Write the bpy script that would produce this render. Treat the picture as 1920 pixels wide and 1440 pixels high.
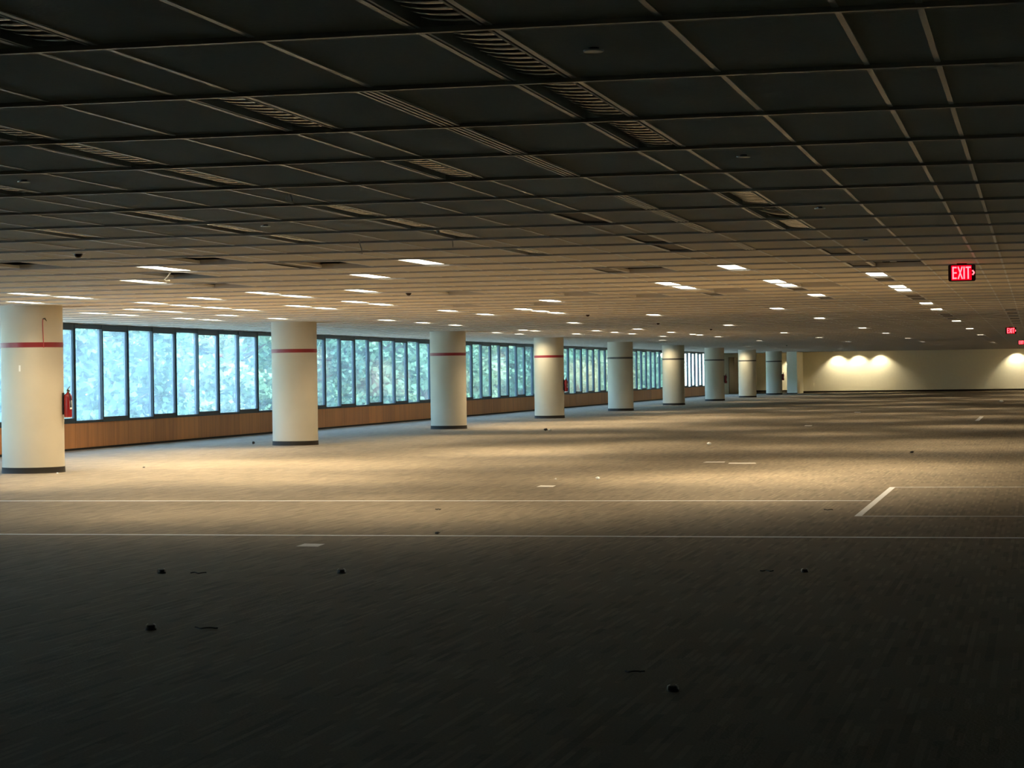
import bpy, math, random
import numpy as np
from mathutils import Matrix, Vector

random.seed(7)
rng = np.random.default_rng(7)
scene = bpy.context.scene
COL = scene.collection
for o in list(bpy.data.objects):
    bpy.data.objects.remove(o, do_unlink=True)

# ------------------------------------------------------------------ camera
FPX = 4149.44
YAW, PITCH, ROLL = 0.23259, -0.00435, -0.01373
EYE = 1.559
CEIL = 2.837
_fw = Vector((-math.sin(YAW) * math.cos(PITCH), math.cos(YAW) * math.cos(PITCH), math.sin(PITCH)))
_r0 = Vector((math.cos(YAW), math.sin(YAW), 0))
_u0 = _r0.cross(_fw)
CR = math.cos(ROLL) * _r0 + math.sin(ROLL) * _u0
CU = -math.sin(ROLL) * _r0 + math.cos(ROLL) * _u0
CF = _fw
cam_data = bpy.data.cameras.new('camera')
cam_data.sensor_fit = 'HORIZONTAL'
cam_data.sensor_width = 36.0
cam_data.lens = FPX / 1920.0 * 36.0
cam_data.clip_start = 0.1
cam_data.clip_end = 1000
cam = bpy.data.objects.new('camera', cam_data)
COL.objects.link(cam)
m = Matrix((CR, CU, -CF)).transposed().to_4x4()
m.translation = Vector((0, 0, EYE))
cam.matrix_world = m
scene.camera = cam

# ------------------------------------------------------------------ world, sun, exposure
SKY_STRENGTH = 4.2
SUN_STRENGTH = 8.5
LENS_STRENGTH = 7.0
LAMP_WATTS = 22.5
LAMP_SPREAD = 128.0
LAMP_COLOR = (1.0, 0.79, 0.50, 1)
world = bpy.data.worlds.new('sky')
scene.world = world
world.use_nodes = True
wn = world.node_tree.nodes
wl = world.node_tree.links
bg = wn['Background']
sky = wn.new('ShaderNodeTexSky')
sky.sky_type = 'NISHITA'
sky.sun_disc = False
sky.sun_elevation = math.radians(50)
sky.sun_rotation = math.radians(90)
mixc = wn.new('ShaderNodeMix')          # thin bright cloud over the blue
mixc.data_type = 'RGBA'
mixc.inputs['Factor'].default_value = 0.6
mixc.inputs[7].default_value = (0.48, 0.465, 0.44, 1)
wl.new(sky.outputs['Color'], mixc.inputs[6])
wl.new(mixc.outputs[2], bg.inputs['Color'])
bg.inputs['Strength'].default_value = SKY_STRENGTH
sd = bpy.data.lights.new('sun', 'SUN')
sd.energy = SUN_STRENGTH
sd.angle = 0.01
sd.color = (1.0, 0.95, 0.86)
sun = bpy.data.objects.new('sun', sd)
COL.objects.link(sun)
sun.rotation_euler = Vector((-math.cos(math.radians(52)), 0.25, -math.sin(math.radians(52)))).to_track_quat('-Z', 'Y').to_euler()
sun.location = (40, 60, 40)
vs = scene.view_settings
vs.view_transform = 'Standard'
vs.look = 'None'
vs.gamma = 1.0
vs.exposure = 0.75
vs.use_curve_mapping = False


# ------------------------------------------------------------------ helpers
def ray(px, py):
    return CF * FPX + CR * (px - 960) - CU * (py - 720)


def at_z(px, py, z):
    d = ray(px, py)
    return Vector((0, 0, EYE)) + d * ((z - EYE) / d.z)


def floor_at(px, py):
    return at_z(px, py, 0.0)


def ceil_at(px, py):
    return at_z(px, py, CEIL)


def at_y(px, py, y):
    d = ray(px, py)
    return Vector((0, 0, EYE)) + d * (y / d.y)


def project(p):
    v = Vector(p) - Vector((0, 0, EYE))
    z = v.dot(CF)
    if z < 0.1:
        return None
    return 960 + FPX * v.dot(CR) / z, 720 - FPX * v.dot(CU) / z


class MB:
    """collects shapes of one mesh"""

    def __init__(self):
        self.v, self.f = [], []

    def add(self, vs_, fs_):
        n = len(self.v)
        self.v += [tuple(v) for v in vs_]
        self.f += [tuple(i + n for i in f) for f in fs_]
        return self

    def box(self, x0, x1, y0, y1, z0, z1):
        return self.add([(x0, y0, z0), (x1, y0, z0), (x1, y1, z0), (x0, y1, z0), (x0, y0, z1), (x1, y0, z1), (x1, y1, z1), (x0, y1, z1)],
                        [(0, 3, 2, 1), (4, 5, 6, 7), (0, 1, 5, 4), (1, 2, 6, 5), (2, 3, 7, 6), (3, 0, 4, 7)])

    def prism(self, pts, z0, z1):
        n = len(pts)
        vs_ = [(p[0], p[1], z0) for p in pts] + [(p[0], p[1], z1) for p in pts]
        fs_ = [tuple(range(n - 1, -1, -1)), tuple(range(n, 2 * n))]
        fs_ += [(i, (i + 1) % n, n + (i + 1) % n, n + i) for i in range(n)]
        return self.add(vs_, fs_)

    def lathe(self, prof, n=24, center=(0, 0, 0), cap=True):
        cx, cy, cz = center
        vs_, fs_ = [], []
        for (r, z) in prof:
            for i in range(n):
                a = 2 * math.pi * i / n
                vs_.append((cx + r * math.cos(a), cy + r * math.sin(a), cz + z))
        for k in range(len(prof) - 1):
            for i in range(n):
                j = (i + 1) % n
                fs_.append((k * n + i, k * n + j, (k + 1) * n + j, (k + 1) * n + i))
        if cap:
            fs_.append(tuple(range(n - 1, -1, -1)))
            fs_.append(tuple((len(prof) - 1) * n + i for i in range(n)))
        return self.add(vs_, fs_)

    def tube(self, pts, r, n=6):
        pts = [Vector(p) for p in pts]
        rs = r if isinstance(r, (list, tuple)) else [r] * len(pts)
        vs_, fs_ = [], []
        for k, p in enumerate(pts):
            t = (pts[min(k + 1, len(pts) - 1)] - pts[max(k - 1, 0)]).normalized()
            a = t.orthogonal().normalized() if k == 0 else (a - t * a.dot(t)).normalized()
            b = t.cross(a)
            for i in range(n):
                th = 2 * math.pi * i / n
                vs_.append(p + (a * math.cos(th) + b * math.sin(th)) * rs[k])
        for k in range(len(pts) - 1):
            for i in range(n):
                j = (i + 1) % n
                fs_.append((k * n + i, k * n + j, (k + 1) * n + j, (k + 1) * n + i))
        fs_.append(tuple(range(n - 1, -1, -1)))
        fs_.append(tuple((len(pts) - 1) * n + i for i in range(n)))
        return self.add(vs_, fs_)

    def mesh(self, name, mat, smooth=False):
        me = bpy.data.meshes.new(name)
        me.from_pydata(self.v, [], self.f)
        me.materials.append(mat)
        if smooth:
            me.polygons.foreach_set('use_smooth', [True] * len(me.polygons))
            try:
                me.set_sharp_from_angle(angle=math.radians(40))
            except Exception:
                pass
        me.update()
        return me

    def build(self, name, mat, parent=None, smooth=False, loc=None):
        return obj(name, self.mesh(name, mat, smooth), parent, loc)


def obj(name, data, parent=None, loc=None, rot=None):
    o = bpy.data.objects.new(name, data)
    COL.objects.link(o)
    o.parent = parent
    if loc is not None:
        o.location = loc
    if rot is not None:
        o.rotation_euler = rot
    return o


def tag(o, label=None, cat=None, group=None, kind=None):
    if label:
        o['label'] = label
    if cat:
        o['category'] = cat
    if group:
        o['group'] = group
    if kind:
        o['kind'] = kind
    return o


def thing(name, label, cat, loc=(0, 0, 0), rot=(0, 0, 0), group=None, kind=None):
    o = obj(name, None, None, loc, rot)
    o.empty_display_size = 0.1
    return tag(o, label, cat, group, kind)


ORD = ['first', 'second', 'third', 'fourth', 'fifth', 'sixth', 'seventh', 'eighth', 'ninth', 'tenth', 'eleventh', 'twelfth',
       'thirteenth', 'fourteenth', 'fifteenth', 'sixteenth', 'seventeenth', 'eighteenth', 'nineteenth', 'twentieth']
ORD += ['twenty ' + w for w in ORD[:9]] + ['thirtieth'] + ['thirty ' + w for w in ORD[:9]] + ['fortieth']


# ------------------------------------------------------------------ materials
def mat(name, color, rough=0.6, metal=0.0, spec=0.5, noise=0.0, nscale=20.0, bump=0.0, nstretch=(1, 1, 1), detail=4):
    m_ = bpy.data.materials.new(name)
    m_.use_nodes = True
    nt = m_.node_tree
    b = nt.nodes['Principled BSDF']
    b.inputs['Base Color'].default_value = (*color, 1)
    b.inputs['Roughness'].default_value = rough
    b.inputs['Metallic'].default_value = metal
    b.inputs['Specular IOR Level'].default_value = spec
    if noise or bump:
        tc = nt.nodes.new('ShaderNodeNewGeometry')
        mp = nt.nodes.new('ShaderNodeVectorMath')
        mp.operation = 'MULTIPLY'
        mp.inputs[1].default_value = nstretch
        nz = nt.nodes.new('ShaderNodeTexNoise')
        nz.inputs['Scale'].default_value = nscale
        nz.inputs['Detail'].default_value = detail
        nt.links.new(tc.outputs['Position'], mp.inputs[0])
        nt.links.new(mp.outputs[0], nz.inputs['Vector'])
        if noise:
            mr = nt.nodes.new('ShaderNodeMapRange')
            mr.inputs['To Min'].default_value = 1 - noise
            mr.inputs['To Max'].default_value = 1 + noise
            hm = nt.nodes.new('ShaderNodeVectorMath')
            hm.operation = 'SCALE'
            hm.inputs[0].default_value = color
            nt.links.new(nz.outputs['Fac'], mr.inputs['Value'])
            nt.links.new(mr.outputs[0], hm.inputs['Scale'])
            nt.links.new(hm.outputs[0], b.inputs['Base Color'])
        if bump:
            bp = nt.nodes.new('ShaderNodeBump')
            bp.inputs['Strength'].default_value = bump
            bp.inputs['Distance'].default_value = 0.01
            nt.links.new(nz.outputs['Fac'], bp.inputs['Height'])
            nt.links.new(bp.outputs[0], b.inputs['Normal'])
    return m_


def emit(name, color, strength):
    m_ = bpy.data.materials.new(name)
    m_.use_nodes = True
    nt = m_.node_tree
    nt.nodes.remove(nt.nodes['Principled BSDF'])
    e = nt.nodes.new('ShaderNodeEmission')
    e.inputs['Color'].default_value = color
    e.inputs['Strength'].default_value = strength
    nt.links.new(e.outputs[0], nt.nodes['Material Output'].inputs['Surface'])
    return m_


def carpet():
    m_ = bpy.data.materials.new('carpet')
    m_.use_nodes = True
    nt = m_.node_tree
    N, L = nt.nodes, nt.links
    b = N['Principled BSDF']
    b.inputs['Roughness'].default_value = 0.8
    b.inputs['Specular IOR Level'].default_value = 0.25
    geo = N.new('ShaderNodeNewGeometry')
    sep = N.new('ShaderNodeSeparateXYZ')
    L.new(geo.outputs['Position'], sep.inputs[0])

    def math_(op, a, b_=None, c=None):
        n = N.new('ShaderNodeMath')
        n.operation = op
        for i, x in enumerate((a, b_, c)):
            if x is None:
                continue
            if isinstance(x, (int, float)):
                n.inputs[i].default_value = x
            else:
                L.new(x, n.inputs[i])
        return n.outputs[0]
    x, y = sep.outputs['X'], sep.outputs['Y']

    def dashes(px, py, thr, seed):
        ix = math_('FLOOR', math_('DIVIDE', x, px))
        off = math_('FRACT', math_('MULTIPLY', ix, 0.37 + seed))
        iy = math_('FLOOR', math_('ADD', math_('DIVIDE', y, py), off))
        cmb = N.new('ShaderNodeCombineXYZ')
        L.new(ix, cmb.inputs[0])
        L.new(iy, cmb.inputs[1])
        cmb.inputs[2].default_value = seed
        wn_ = N.new('ShaderNodeTexWhiteNoise')
        L.new(cmb.outputs[0], wn_.inputs['Vector'])
        fx = math_('ABSOLUTE', math_('SUBTRACT', math_('FRACT', math_('DIVIDE', x, px)), 0.5))
        inside = math_('LESS_THAN', fx, 0.3)
        on = math_('GREATER_THAN', wn_.outputs['Value'], thr)
        return math_('MULTIPLY', inside, on)
    # clusters of short lines, in staggered carpet planks
    big = N.new('ShaderNodeTexWhiteNoise')
    cb = N.new('ShaderNodeCombineXYZ')
    bx_ = math_('FLOOR', math_('DIVIDE', x, 0.5))
    by_ = math_('FLOOR', math_('ADD', math_('DIVIDE', y, 0.5), math_('MULTIPLY', bx_, 0.33)))
    L.new(bx_, cb.inputs[0])
    L.new(by_, cb.inputs[1])
    L.new(cb.outputs[0], big.inputs['Vector'])
    d1 = dashes(0.05, 0.34, 0.72, 0.11)
    d2 = dashes(0.075, 0.42, 0.74, 0.53)
    nz = N.new('ShaderNodeTexNoise')
    nz.inputs['Scale'].default_value = 60
    nz.inputs['Detail'].default_value = 3
    L.new(geo.outputs['Position'], nz.inputs['Vector'])
    nl = N.new('ShaderNodeTexNoise')
    nl.inputs['Scale'].default_value = 0.35
    nl.inputs['Detail'].default_value = 4
    L.new(geo.outputs['Position'], nl.inputs['Vector'])
    v = math_('ADD', 0.80, math_('MULTIPLY', math_('SUBTRACT', big.outputs['Value'], 0.5), 0.08))
    v = math_('ADD', v, math_('MULTIPLY', d1, 0.20))
    v = math_('SUBTRACT', v, math_('MULTIPLY', d2, 0.16))
    v = math_('ADD', v, math_('MULTIPLY', math_('SUBTRACT', nz.outputs['Fac'], 0.5), 0.35))
    v = math_('ADD', v, math_('MULTIPLY', math_('SUBTRACT', nl.outputs['Fac'], 0.5), 0.30))
    sc = N.new('ShaderNodeVectorMath')
    sc.operation = 'SCALE'
    sc.inputs[0].default_value = (0.265, 0.216, 0.150)
    L.new(v, sc.inputs['Scale'])
    L.new(sc.outputs[0], b.inputs['Base Color'])
    bp = N.new('ShaderNodeBump')
    bp.inputs['Strength'].default_value = 0.5
    bp.inputs['Distance'].default_value = 0.006
    h = math_('ADD', math_('SUBTRACT', d1, d2), nz.outputs['Fac'])
    L.new(h, bp.inputs['Height'])
    L.new(bp.outputs[0], b.inputs['Normal'])
    return m_


def wood():
    m_ = bpy.data.materials.new('wood_veneer')
    m_.use_nodes = True
    nt = m_.node_tree
    N, L = nt.nodes, nt.links
    b = N['Principled BSDF']
    b.inputs['Roughness'].default_value = 0.55
    geo = N.new('ShaderNodeNewGeometry')
    mp = N.new('ShaderNodeVectorMath')
    mp.operation = 'MULTIPLY'
    mp.inputs[1].default_value = (1, 1, 0.06)
    L.new(geo.outputs['Position'], mp.inputs[0])
    nz = N.new('ShaderNodeTexNoise')
    nz.inputs['Scale'].default_value = 9
    nz.inputs['Detail'].default_value = 6
    L.new(mp.outputs[0], nz.inputs['Vector'])
    oi = N.new('ShaderNodeObjectInfo')
    ad = N.new('ShaderNodeMath')
    ad.operation = 'MULTIPLY_ADD'
    L.new(oi.outputs['Random'], ad.inputs[0])
    ad.inputs[1].default_value = 0.35
    L.new(nz.outputs['Fac'], ad.inputs[2])
    cr = N.new('ShaderNodeValToRGB')
    cr.color_ramp.elements[0].position = 0.35
    cr.color_ramp.elements[0].color = (0.42, 0.17, 0.062, 1)
    cr.color_ramp.elements[1].position = 0.95
    cr.color_ramp.elements[1].color = (0.70, 0.29, 0.09, 1)
    L.new(ad.outputs[0], cr.inputs['Fac'])
    L.new(cr.outputs[0], b.inputs['Base Color'])
    return m_


def glass(name, dust):
    m_ = bpy.data.materials.new(name)
    m_.use_nodes = True
    nt = m_.node_tree
    N, L = nt.nodes, nt.links
    N.remove(N['Principled BSDF'])
    tr = N.new('ShaderNodeBsdfTransparent')
    tr.inputs['Color'].default_value = (0.78, 0.90, 0.93, 1)
    tl = N.new('ShaderNodeBsdfTranslucent')
    tl.inputs['Color'].default_value = (0.66, 0.86, 0.96, 1)
    gl = N.new('ShaderNodeBsdfGlossy')
    gl.inputs['Roughness'].default_value = 0.03
    geo = N.new('ShaderNodeNewGeometry')
    nz = N.new('ShaderNodeTexNoise')
    nz.inputs['Scale'].default_value = 1.6
    nz.inputs['Detail'].default_value = 4
    L.new(geo.outputs['Position'], nz.inputs['Vector'])
    mr = N.new('ShaderNodeMapRange')
    mr.inputs['From Min'].default_value = 0.3
    mr.inputs['From Max'].default_value = 0.7
    mr.inputs['To Min'].default_value = dust * 0.75
    mr.inputs['To Max'].default_value = dust * 1.25
    L.new(nz.outputs['Fac'], mr.inputs['Value'])
    m1 = N.new('ShaderNodeMixShader')
    L.new(mr.outputs[0], m1.inputs[0])
    L.new(tr.outputs[0], m1.inputs[1])
    L.new(tl.outputs[0], m1.inputs[2])
    fr = N.new('ShaderNodeFresnel')
    ior = N.new('ShaderNodeMapRange')      # same reflectance on both faces of the sheet
    ior.inputs['To Min'].default_value = 1.5
    ior.inputs['To Max'].default_value = 1 / 1.5
    L.new(geo.outputs['Backfacing'], ior.inputs['Value'])
    L.new(ior.outputs[0], fr.inputs['IOR'])
    m2 = N.new('ShaderNodeMixShader')
    L.new(fr.outputs[0], m2.inputs[0])
    L.new(m1.outputs[0], m2.inputs[1])
    L.new(gl.outputs[0], m2.inputs[2])
    L.new(m2.outputs[0], N['Material Output'].inputs['Surface'])
    return m_


def leaf(name, c):
    m_ = bpy.data.materials.new(name)
    m_.use_nodes = True
    nt = m_.node_tree
    N, L = nt.nodes, nt.links
    N.remove(N['Principled BSDF'])
    df = N.new('ShaderNodeBsdfDiffuse')
    tl = N.new('ShaderNodeBsdfTranslucent')
    oi = N.new('ShaderNodeNewGeometry')
    mr = N.new('ShaderNodeMapRange')
    mr.inputs['To Min'].default_value = 0.55
    mr.inputs['To Max'].default_value = 1.35
    L.new(oi.outputs['Random Per Island'], mr.inputs['Value'])
    sc = N.new('ShaderNodeVectorMath')
    sc.operation = 'SCALE'
    sc.inputs[0].default_value = c
    L.new(mr.outputs[0], sc.inputs['Scale'])
    L.new(sc.outputs[0], df.inputs['Color'])
    L.new(sc.outputs[0], tl.inputs['Color'])
    mx = N.new('ShaderNodeMixShader')
    mx.inputs[0].default_value = 0.35
    L.new(df.outputs[0], mx.inputs[1])
    L.new(tl.outputs[0], mx.inputs[2])
    L.new(mx.outputs[0], N['Material Output'].inputs['Surface'])
    return m_


M = dict(
    carpet=carpet(),
    tile=mat('ceiling_tile', (0.76, 0.67, 0.52), 0.9, spec=0.2, noise=0.10, nscale=45, bump=0.25),
    tee=mat('tee_metal', (0.80, 0.75, 0.66), 0.28, spec=0.9, noise=0.08, nscale=8),
    runner=mat('runner_metal', (0.50, 0.45, 0.38), 0.3, spec=0.8),
    plenum=mat('plenum', (0.05, 0.045, 0.04), 0.9),
    cream=mat('cream_paint', (0.88, 0.85, 0.70), 0.6, noise=0.04, nscale=6),
    column=mat('column_paint', (0.51, 0.46, 0.355), 0.55, noise=0.06, nscale=3, bump=0.05),
    base=mat('rubber_base', (0.02, 0.016, 0.012), 0.6, spec=0.2),
    red=mat('red_band', (0.24, 0.012, 0.016), 0.4),
    shadeband=mat('red_band_shaded', (0.05, 0.042, 0.035), 0.5),  # red band in dim light, its shade painted as a dark colour
    wood=wood(),
    frame=mat('window_metal', (0.035, 0.05, 0.058), 0.45, metal=0.3),
    glass=[glass('glass_hazy', 0.11), glass('glass_dusty', 0.05), glass('glass_clear', 0.035)],
    lens=emit('lit_lens', (1.0, 0.92, 0.74, 1), LENS_STRENGTH),
    housing=mat('fixture_enamel', (0.60, 0.57, 0.50), 0.4),
    alu=mat('louver_aluminium', (0.93, 0.91, 0.84), 0.2, metal=0.75),
    darkin=mat('fixture_dark', (0.22, 0.19, 0.16), 0.7),
    black=mat('black_plastic', (0.012, 0.010, 0.010), 0.35),
    redface=emit('exit_red_face', (1, 0.0, 0.01, 1), 0.9),
    redletter=emit('exit_letters', (1, 0.085, 0.10, 1), 3.2),
    white=mat('white_paper', (0.82, 0.80, 0.75), 0.7),
    tape=mat('white_tape', (0.70, 0.72, 0.74), 0.5),
    extred=mat('extinguisher_red', (0.24, 0.012, 0.014), 0.25),
    chrome=mat('bright_metal', (0.6, 0.58, 0.54), 0.25, metal=1.0),
    dome=mat('dome_smoke', (0.035, 0.010, 0.008), 0.15),
    pale=mat('pale_plastic', (0.75, 0.72, 0.64), 0.3, spec=0.8),
    brown=mat('brown_door', (0.20, 0.115, 0.06), 0.5, noise=0.2, nscale=5, nstretch=(1, 1, 0.1)),
    scrap=mat('dark_scrap', (0.025, 0.02, 0.015), 0.6),
    wire=mat('pale_wire', (0.60, 0.56, 0.46), 0.5),
    redwire=mat('red_wire', (0.45, 0.06, 0.06), 0.5),
    bark=mat('bark', (0.10, 0.08, 0.06), 0.9, noise=0.3, nscale=6, nstretch=(1, 1, 0.2)),
    bounce_ground=mat('pale_ground', (0.46, 0.47, 0.44), 0.9, noise=0.15, nscale=1.5),  # outside ground made pale to bounce sunlight up onto the ceiling
    leaves=[leaf('leaf_mid', (0.16, 0.27, 0.16)), leaf('leaf_pale', (0.27, 0.36, 0.20)), leaf('leaf_deep', (0.11, 0.21, 0.14))],
)

# ------------------------------------------------------------------ room shell
XW, XR = -20.85, 9.0          # window wall, right wall
YB, YF, YA = -5.0, 153.0, 163.0  # back wall, far wall, alcove wall
ZS = 3.30                     # plenum slab
P = 1.489                     # window pitch
YW0 = 45.75                   # mullion 0
K0, K1 = -22, 70               # windows K0..K1-1
YWS, YWE = YW0 + K0 * P, YW0 + K1 * P

fl = MB().box(XW, XR, YB, YA, -0.15, 0).build('floor', M['carpet'])
tag(fl, 'wide grey brown carpet floor of the empty office', 'floor', kind='structure')
ce = MB().box(XW - 0.4, XR + 0.2, YB - 0.2, YA + 0.2, ZS, ZS + 0.25).build('ceiling', M['plenum'])
tag(ce, 'low suspended ceiling of long grey beige panels', 'ceiling', kind='structure')
wl_ = MB().box(XW - 0.25, XW - 0.045, YWS, YWE, -0.15, 0.61)
wl_.box(XW - 0.25, XW, YB, YWS, -0.15, ZS).box(XW - 0.25, XW, YWE, YA, -0.15, ZS)
wl_.box(XW - 0.25, XW - 0.045, YWS, YWE, 2.80, ZS)
wl_ = wl_.build('wall_left', M['cream'])
tag(wl_, 'long window wall with a low wood panelled base', 'wall', kind='structure')
wf = MB().box(-16.3, XR, YF, YF + 0.25, 0, ZS).build('wall_far', M['cream'])
tag(wf, 'cream end wall washed by downlights', 'wall', kind='structure')
wp = MB().box(-16.3, -15.62, 149.0, YF, 0, ZS).build('wall_pier', M['cream'])
tag(wp, 'cream wall pier standing out at the left end of the far wall', 'wall', kind='structure')
wa = MB().box(XW, -16.3, YA, YA + 0.25, 0, ZS).box(-16.3, -16.05, YF + 0.25, YA + 0.25, 0, ZS).build('wall_alcove', M['cream'])
tag(wa, 'cream alcove wall behind the last columns', 'wall', kind='structure')
wr = MB().box(XR, XR + 0.25, YB, YF, 0, ZS).build('wall_right', M['cream'])
tag(wr, 'plain right side wall outside the view', 'wall', kind='structure')
wb = MB().box(XW, XR, YB - 0.25, YB, 0, ZS).build('wall_back', M['cream'])
tag(wb, 'plain back wall behind the camera', 'wall', kind='structure')
bf = MB().box(-15.62, XR, YF - 0.02, YF, 0, 0.13).build('baseboard_far', M['base'])
tag(bf, 'dark rubber base along the far wall', 'baseboard', kind='structure')
ba = MB().box(XW, -16.3, YA - 0.02, YA, 0, 0.13).build('baseboard_alcove', M['base'])
tag(ba, 'dark rubber base in the far alcove', 'baseboard', kind='structure')
bp_ = MB().box(-16.32, -15.60, 148.98, 149.0, 0, 0.06).build('baseboard_pier', M['base'])
tag(bp_, 'thin dark base of the wall pier', 'baseboard', kind='structure')
bl = MB().box(XW - 0.04, XW + 0.004, YWS, YWE, 0, 0.045).build('baseboard_left', M['base'])
tag(bl, 'thin dark base strip under the wood panels', 'baseboard', kind='structure')
dr = MB().box(XW, XW + 0.045, 153.6, 158.2, 0, 2.55).build('door_1', M['brown'])
tag(dr, 'dark brown door at the far end of the window wall', 'door', kind='structure')
MB().box(XW + 0.045, XW + 0.06, 155.86, 155.94, 0.95, 1.15).build('handle', M['chrome'], dr)
MB().box(XW + 0.045, XW + 0.05, 155.89, 155.91, 0.02, 2.53).build('seam', M['black'], dr)
gr = MB().box(-120, XW - 0.25, -20, 300, -0.6, -0.35).build('ground_outside', M['bounce_ground'])
tag(gr, 'ground outside the windows, made pale to bounce light indoors', 'ground', kind='structure')

# wood panels under the windows
wpm = MB().box(-0.035, 0, 0.004, P - 0.004, 0.045, 0.6).mesh('wood_panel', M['wood'])
for k in range(K0, K1):
    obj('wood_panel', wpm, wl_, (XW, YW0 + k * P, 0))

# windows: tall and short panes in turn
NC, CX, CY0, BAY, CRAD = 9, -16.654, 34.833, 13.716, 0.523
cols_px = []
for i in range(NC):
    c = Vector((CX, CY0 + BAY * i, 1.4))
    a = project(c)[0]
    w = FPX * CRAD / c.length
    cols_px.append((a - w, a + w))


def gap_of(px):
    g = 0
    for i, (l, r) in enumerate(cols_px):
        if px > (l + r) / 2:
            g = i + 1
    return g


mull = MB().box(-0.09, 0.02, -0.028, 0.028, 0.60, 2.82).mesh('mullion', M['frame'])
tall_f = MB().box(-0.08, 0.014, 0.028, P - 0.028, 0.60, 0.655).box(-0.08, 0.014, 0.028, P - 0.028, 2.72, 2.82)
tall_f = tall_f.mesh('frame', M['frame'])
short_f = MB().box(-0.08, 0.014, 0.028, P - 0.028, 0.60, 0.655).box(-0.08, 0.014, 0.028, P - 0.028, 2.72, 2.82)
short_f.box(-0.06, 0.008, 0.028, P - 0.028, 0.655, 0.715).box(-0.06, 0.008, 0.028, P - 0.028, 2.68, 2.72)
short_f.box(-0.06, 0.008, 0.028, 0.065, 0.715, 2.68).box(-0.06, 0.008, P - 0.065, P - 0.028, 0.715, 2.68)
short_f = short_f.mesh('frame', M['frame'])
pane_m = [MB().box(-0.044, -0.036, 0.02, P - 0.02, 0.64, 2.73).mesh('glass_pane', g) for g in M['glass']]
seen = {}
for n, k in enumerate(range(K0, K1)):
    y = YW0 + k * P
    g = gap_of((project((XW, y + P / 2, 1.6)) or (-9999,))[0])
    seen[g] = seen.get(g, 0) + 1
    kind_ = 'taller' if k % 2 == 0 else 'shorter sashed'
    if g == 0:
        lb = f'{kind_} blue tinted window left of the nearest column, {ORD[seen[g]-1]} from the left'
    else:
        lb = f'{kind_} window pane, {ORD[seen[g]-1]} one right of the {ORD[g-1]} column'
    w = thing(f'window_{n+1}', lb, 'window', (XW, y, 0), kind='structure')
    obj('frame', tall_f if k % 2 == 0 else short_f, w)
    obj('mullion', mull, w)
    obj('glass_pane', pane_m[0 if k < 8 else (1 if k < 20 else 2)], w)

# ------------------------------------------------------------------ ceiling grid
MX, MY = 1.543, 1.524
X0, Y0 = -2.07, 7.856
FWH = 0.145                   # half width of the narrow strip


def xf(j):
    return X0 - MX * j


def yk(k):
    return Y0 + MY * k


JR, JL = -7, 12               # module range, right to left
KA, KB = -9, 101
LOUVER = [(1, -1), (0, -1), (0, 0), (0, 1), (0, 2), (1, 1), (2, 1), (2, 2), (2, 3), (3, 3), (3, 5), (3, 6), (3, 7), (4, 6),
          (2, 5), (2, 6), (2, 7), (1, 3), (0, 5), (0, 6), (0, 7), (2, 9)]
DARK = [(1, 6), (1, 8), (1, 9), (0, 10), (0, 12), (2, 12), (0, 15), (0, 20), (0, 21), (2, 18), (1, 17), (0, 29), (0, 30), (0, 32),
        (-1, 27), (-1, 29), (-1, 31), (-1, 33), (-1, 35), (-1, 37), (1, 20), (4, 10)]
LITPX = [(290, 502), (253, 526.5), (533, 496.5), (37, 549), (123, 556), (33, 565), (367, 558), (477, 549), (543, 555), (270, 567), (337, 572),
         (397, 577), (448, 581), (240, 579), (305, 583), (153, 586), (217, 590), (413, 590), (503, 597), (323, 596), (383, 599), (533, 574), (603, 578),
         (777, 491), (683, 518), (667, 545), (657, 566), (703, 571), (1025, 564), (970, 580), (1003, 584), (1035, 587), (830, 583), (900, 589),
         (715, 600), (783, 606), (848, 610), (1067, 606), (1220, 590), (1243, 532), (1270, 539), (1366, 501), (1447, 528), (1468, 536), (1528, 554),
         (1453, 578), (1535, 597), (1642, 514), (1682, 537), (1695, 543), (1738, 568), (1758, 579), (1798, 602), (1823, 616), (1843, 627), (1867, 641),
         (1610, 614), (1646, 625), (1702, 634), (1582, 640), (1753, 646), (1732, 640), (1622, 645), (1525, 649), (1680, 653), (1565, 653), (1528, 632),
         (1458, 623), (1412, 638), (1362, 610), (1332, 631), (1308, 628), (1283, 627), (945, 618), (975, 626), (1111, 620), (1147, 623), (1178, 626),
         (1193, 617), (1078, 626), (995, 620), (930, 623), (1225, 638), (1253, 623), (1280, 630), (1385, 649), (1437, 653), (1483, 656), (1900, 647)]
LIT = []
for (px, py) in LITPX:
    p = ceil_at(px, py)
    c = (round((X0 - p.x) / MX), math.floor((p.y - Y0) / MY))
    if c not in LIT and c not in DARK and p.y < 150:
        LIT.append(c)
MISSING = [(5, 'a', 11)]
LIFTED = {(5, 'b', 9): 0.05, (4, 'a', 9): 0.04, (3, 'b', 10): 0.04, (5, 'a', 20): 0.05, (4, 'a', 16): 0.05, (4, 'a', 20): 0.05, (1, 'b', 17): 0.06,
          (-1, 'b', 12): 0.06, (2, 'b', 18): 0.05, (3, 'a', 17): 0.04, (1, 'b', 12): 0.06, (5, 'b', 13): 0.04, (0, 'b', 16): 0.04}
for c in [(-2, 24), (-4, 21), (-4, 27), (-2, 33), (-5, 34), (-3, 40), (-5, 44), (-2, 47), (-4, 54), (-2, 60), (-4, 68), (-2, 76), (-4, 84), (-2, 90), (-3, 73), (-3, 80), (-5, 88), (-3, 92), (-5, 92), (-4, 62), (-3, 87), (-2, 66), (-2, 71), (-2, 80), (-2, 85), (-2, 94), (-4, 76), (-4, 90), (-4, 94), (-3, 64)]:
    LIT.append(c)  # panels added out of view to brighten the far floor and end wall
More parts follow.
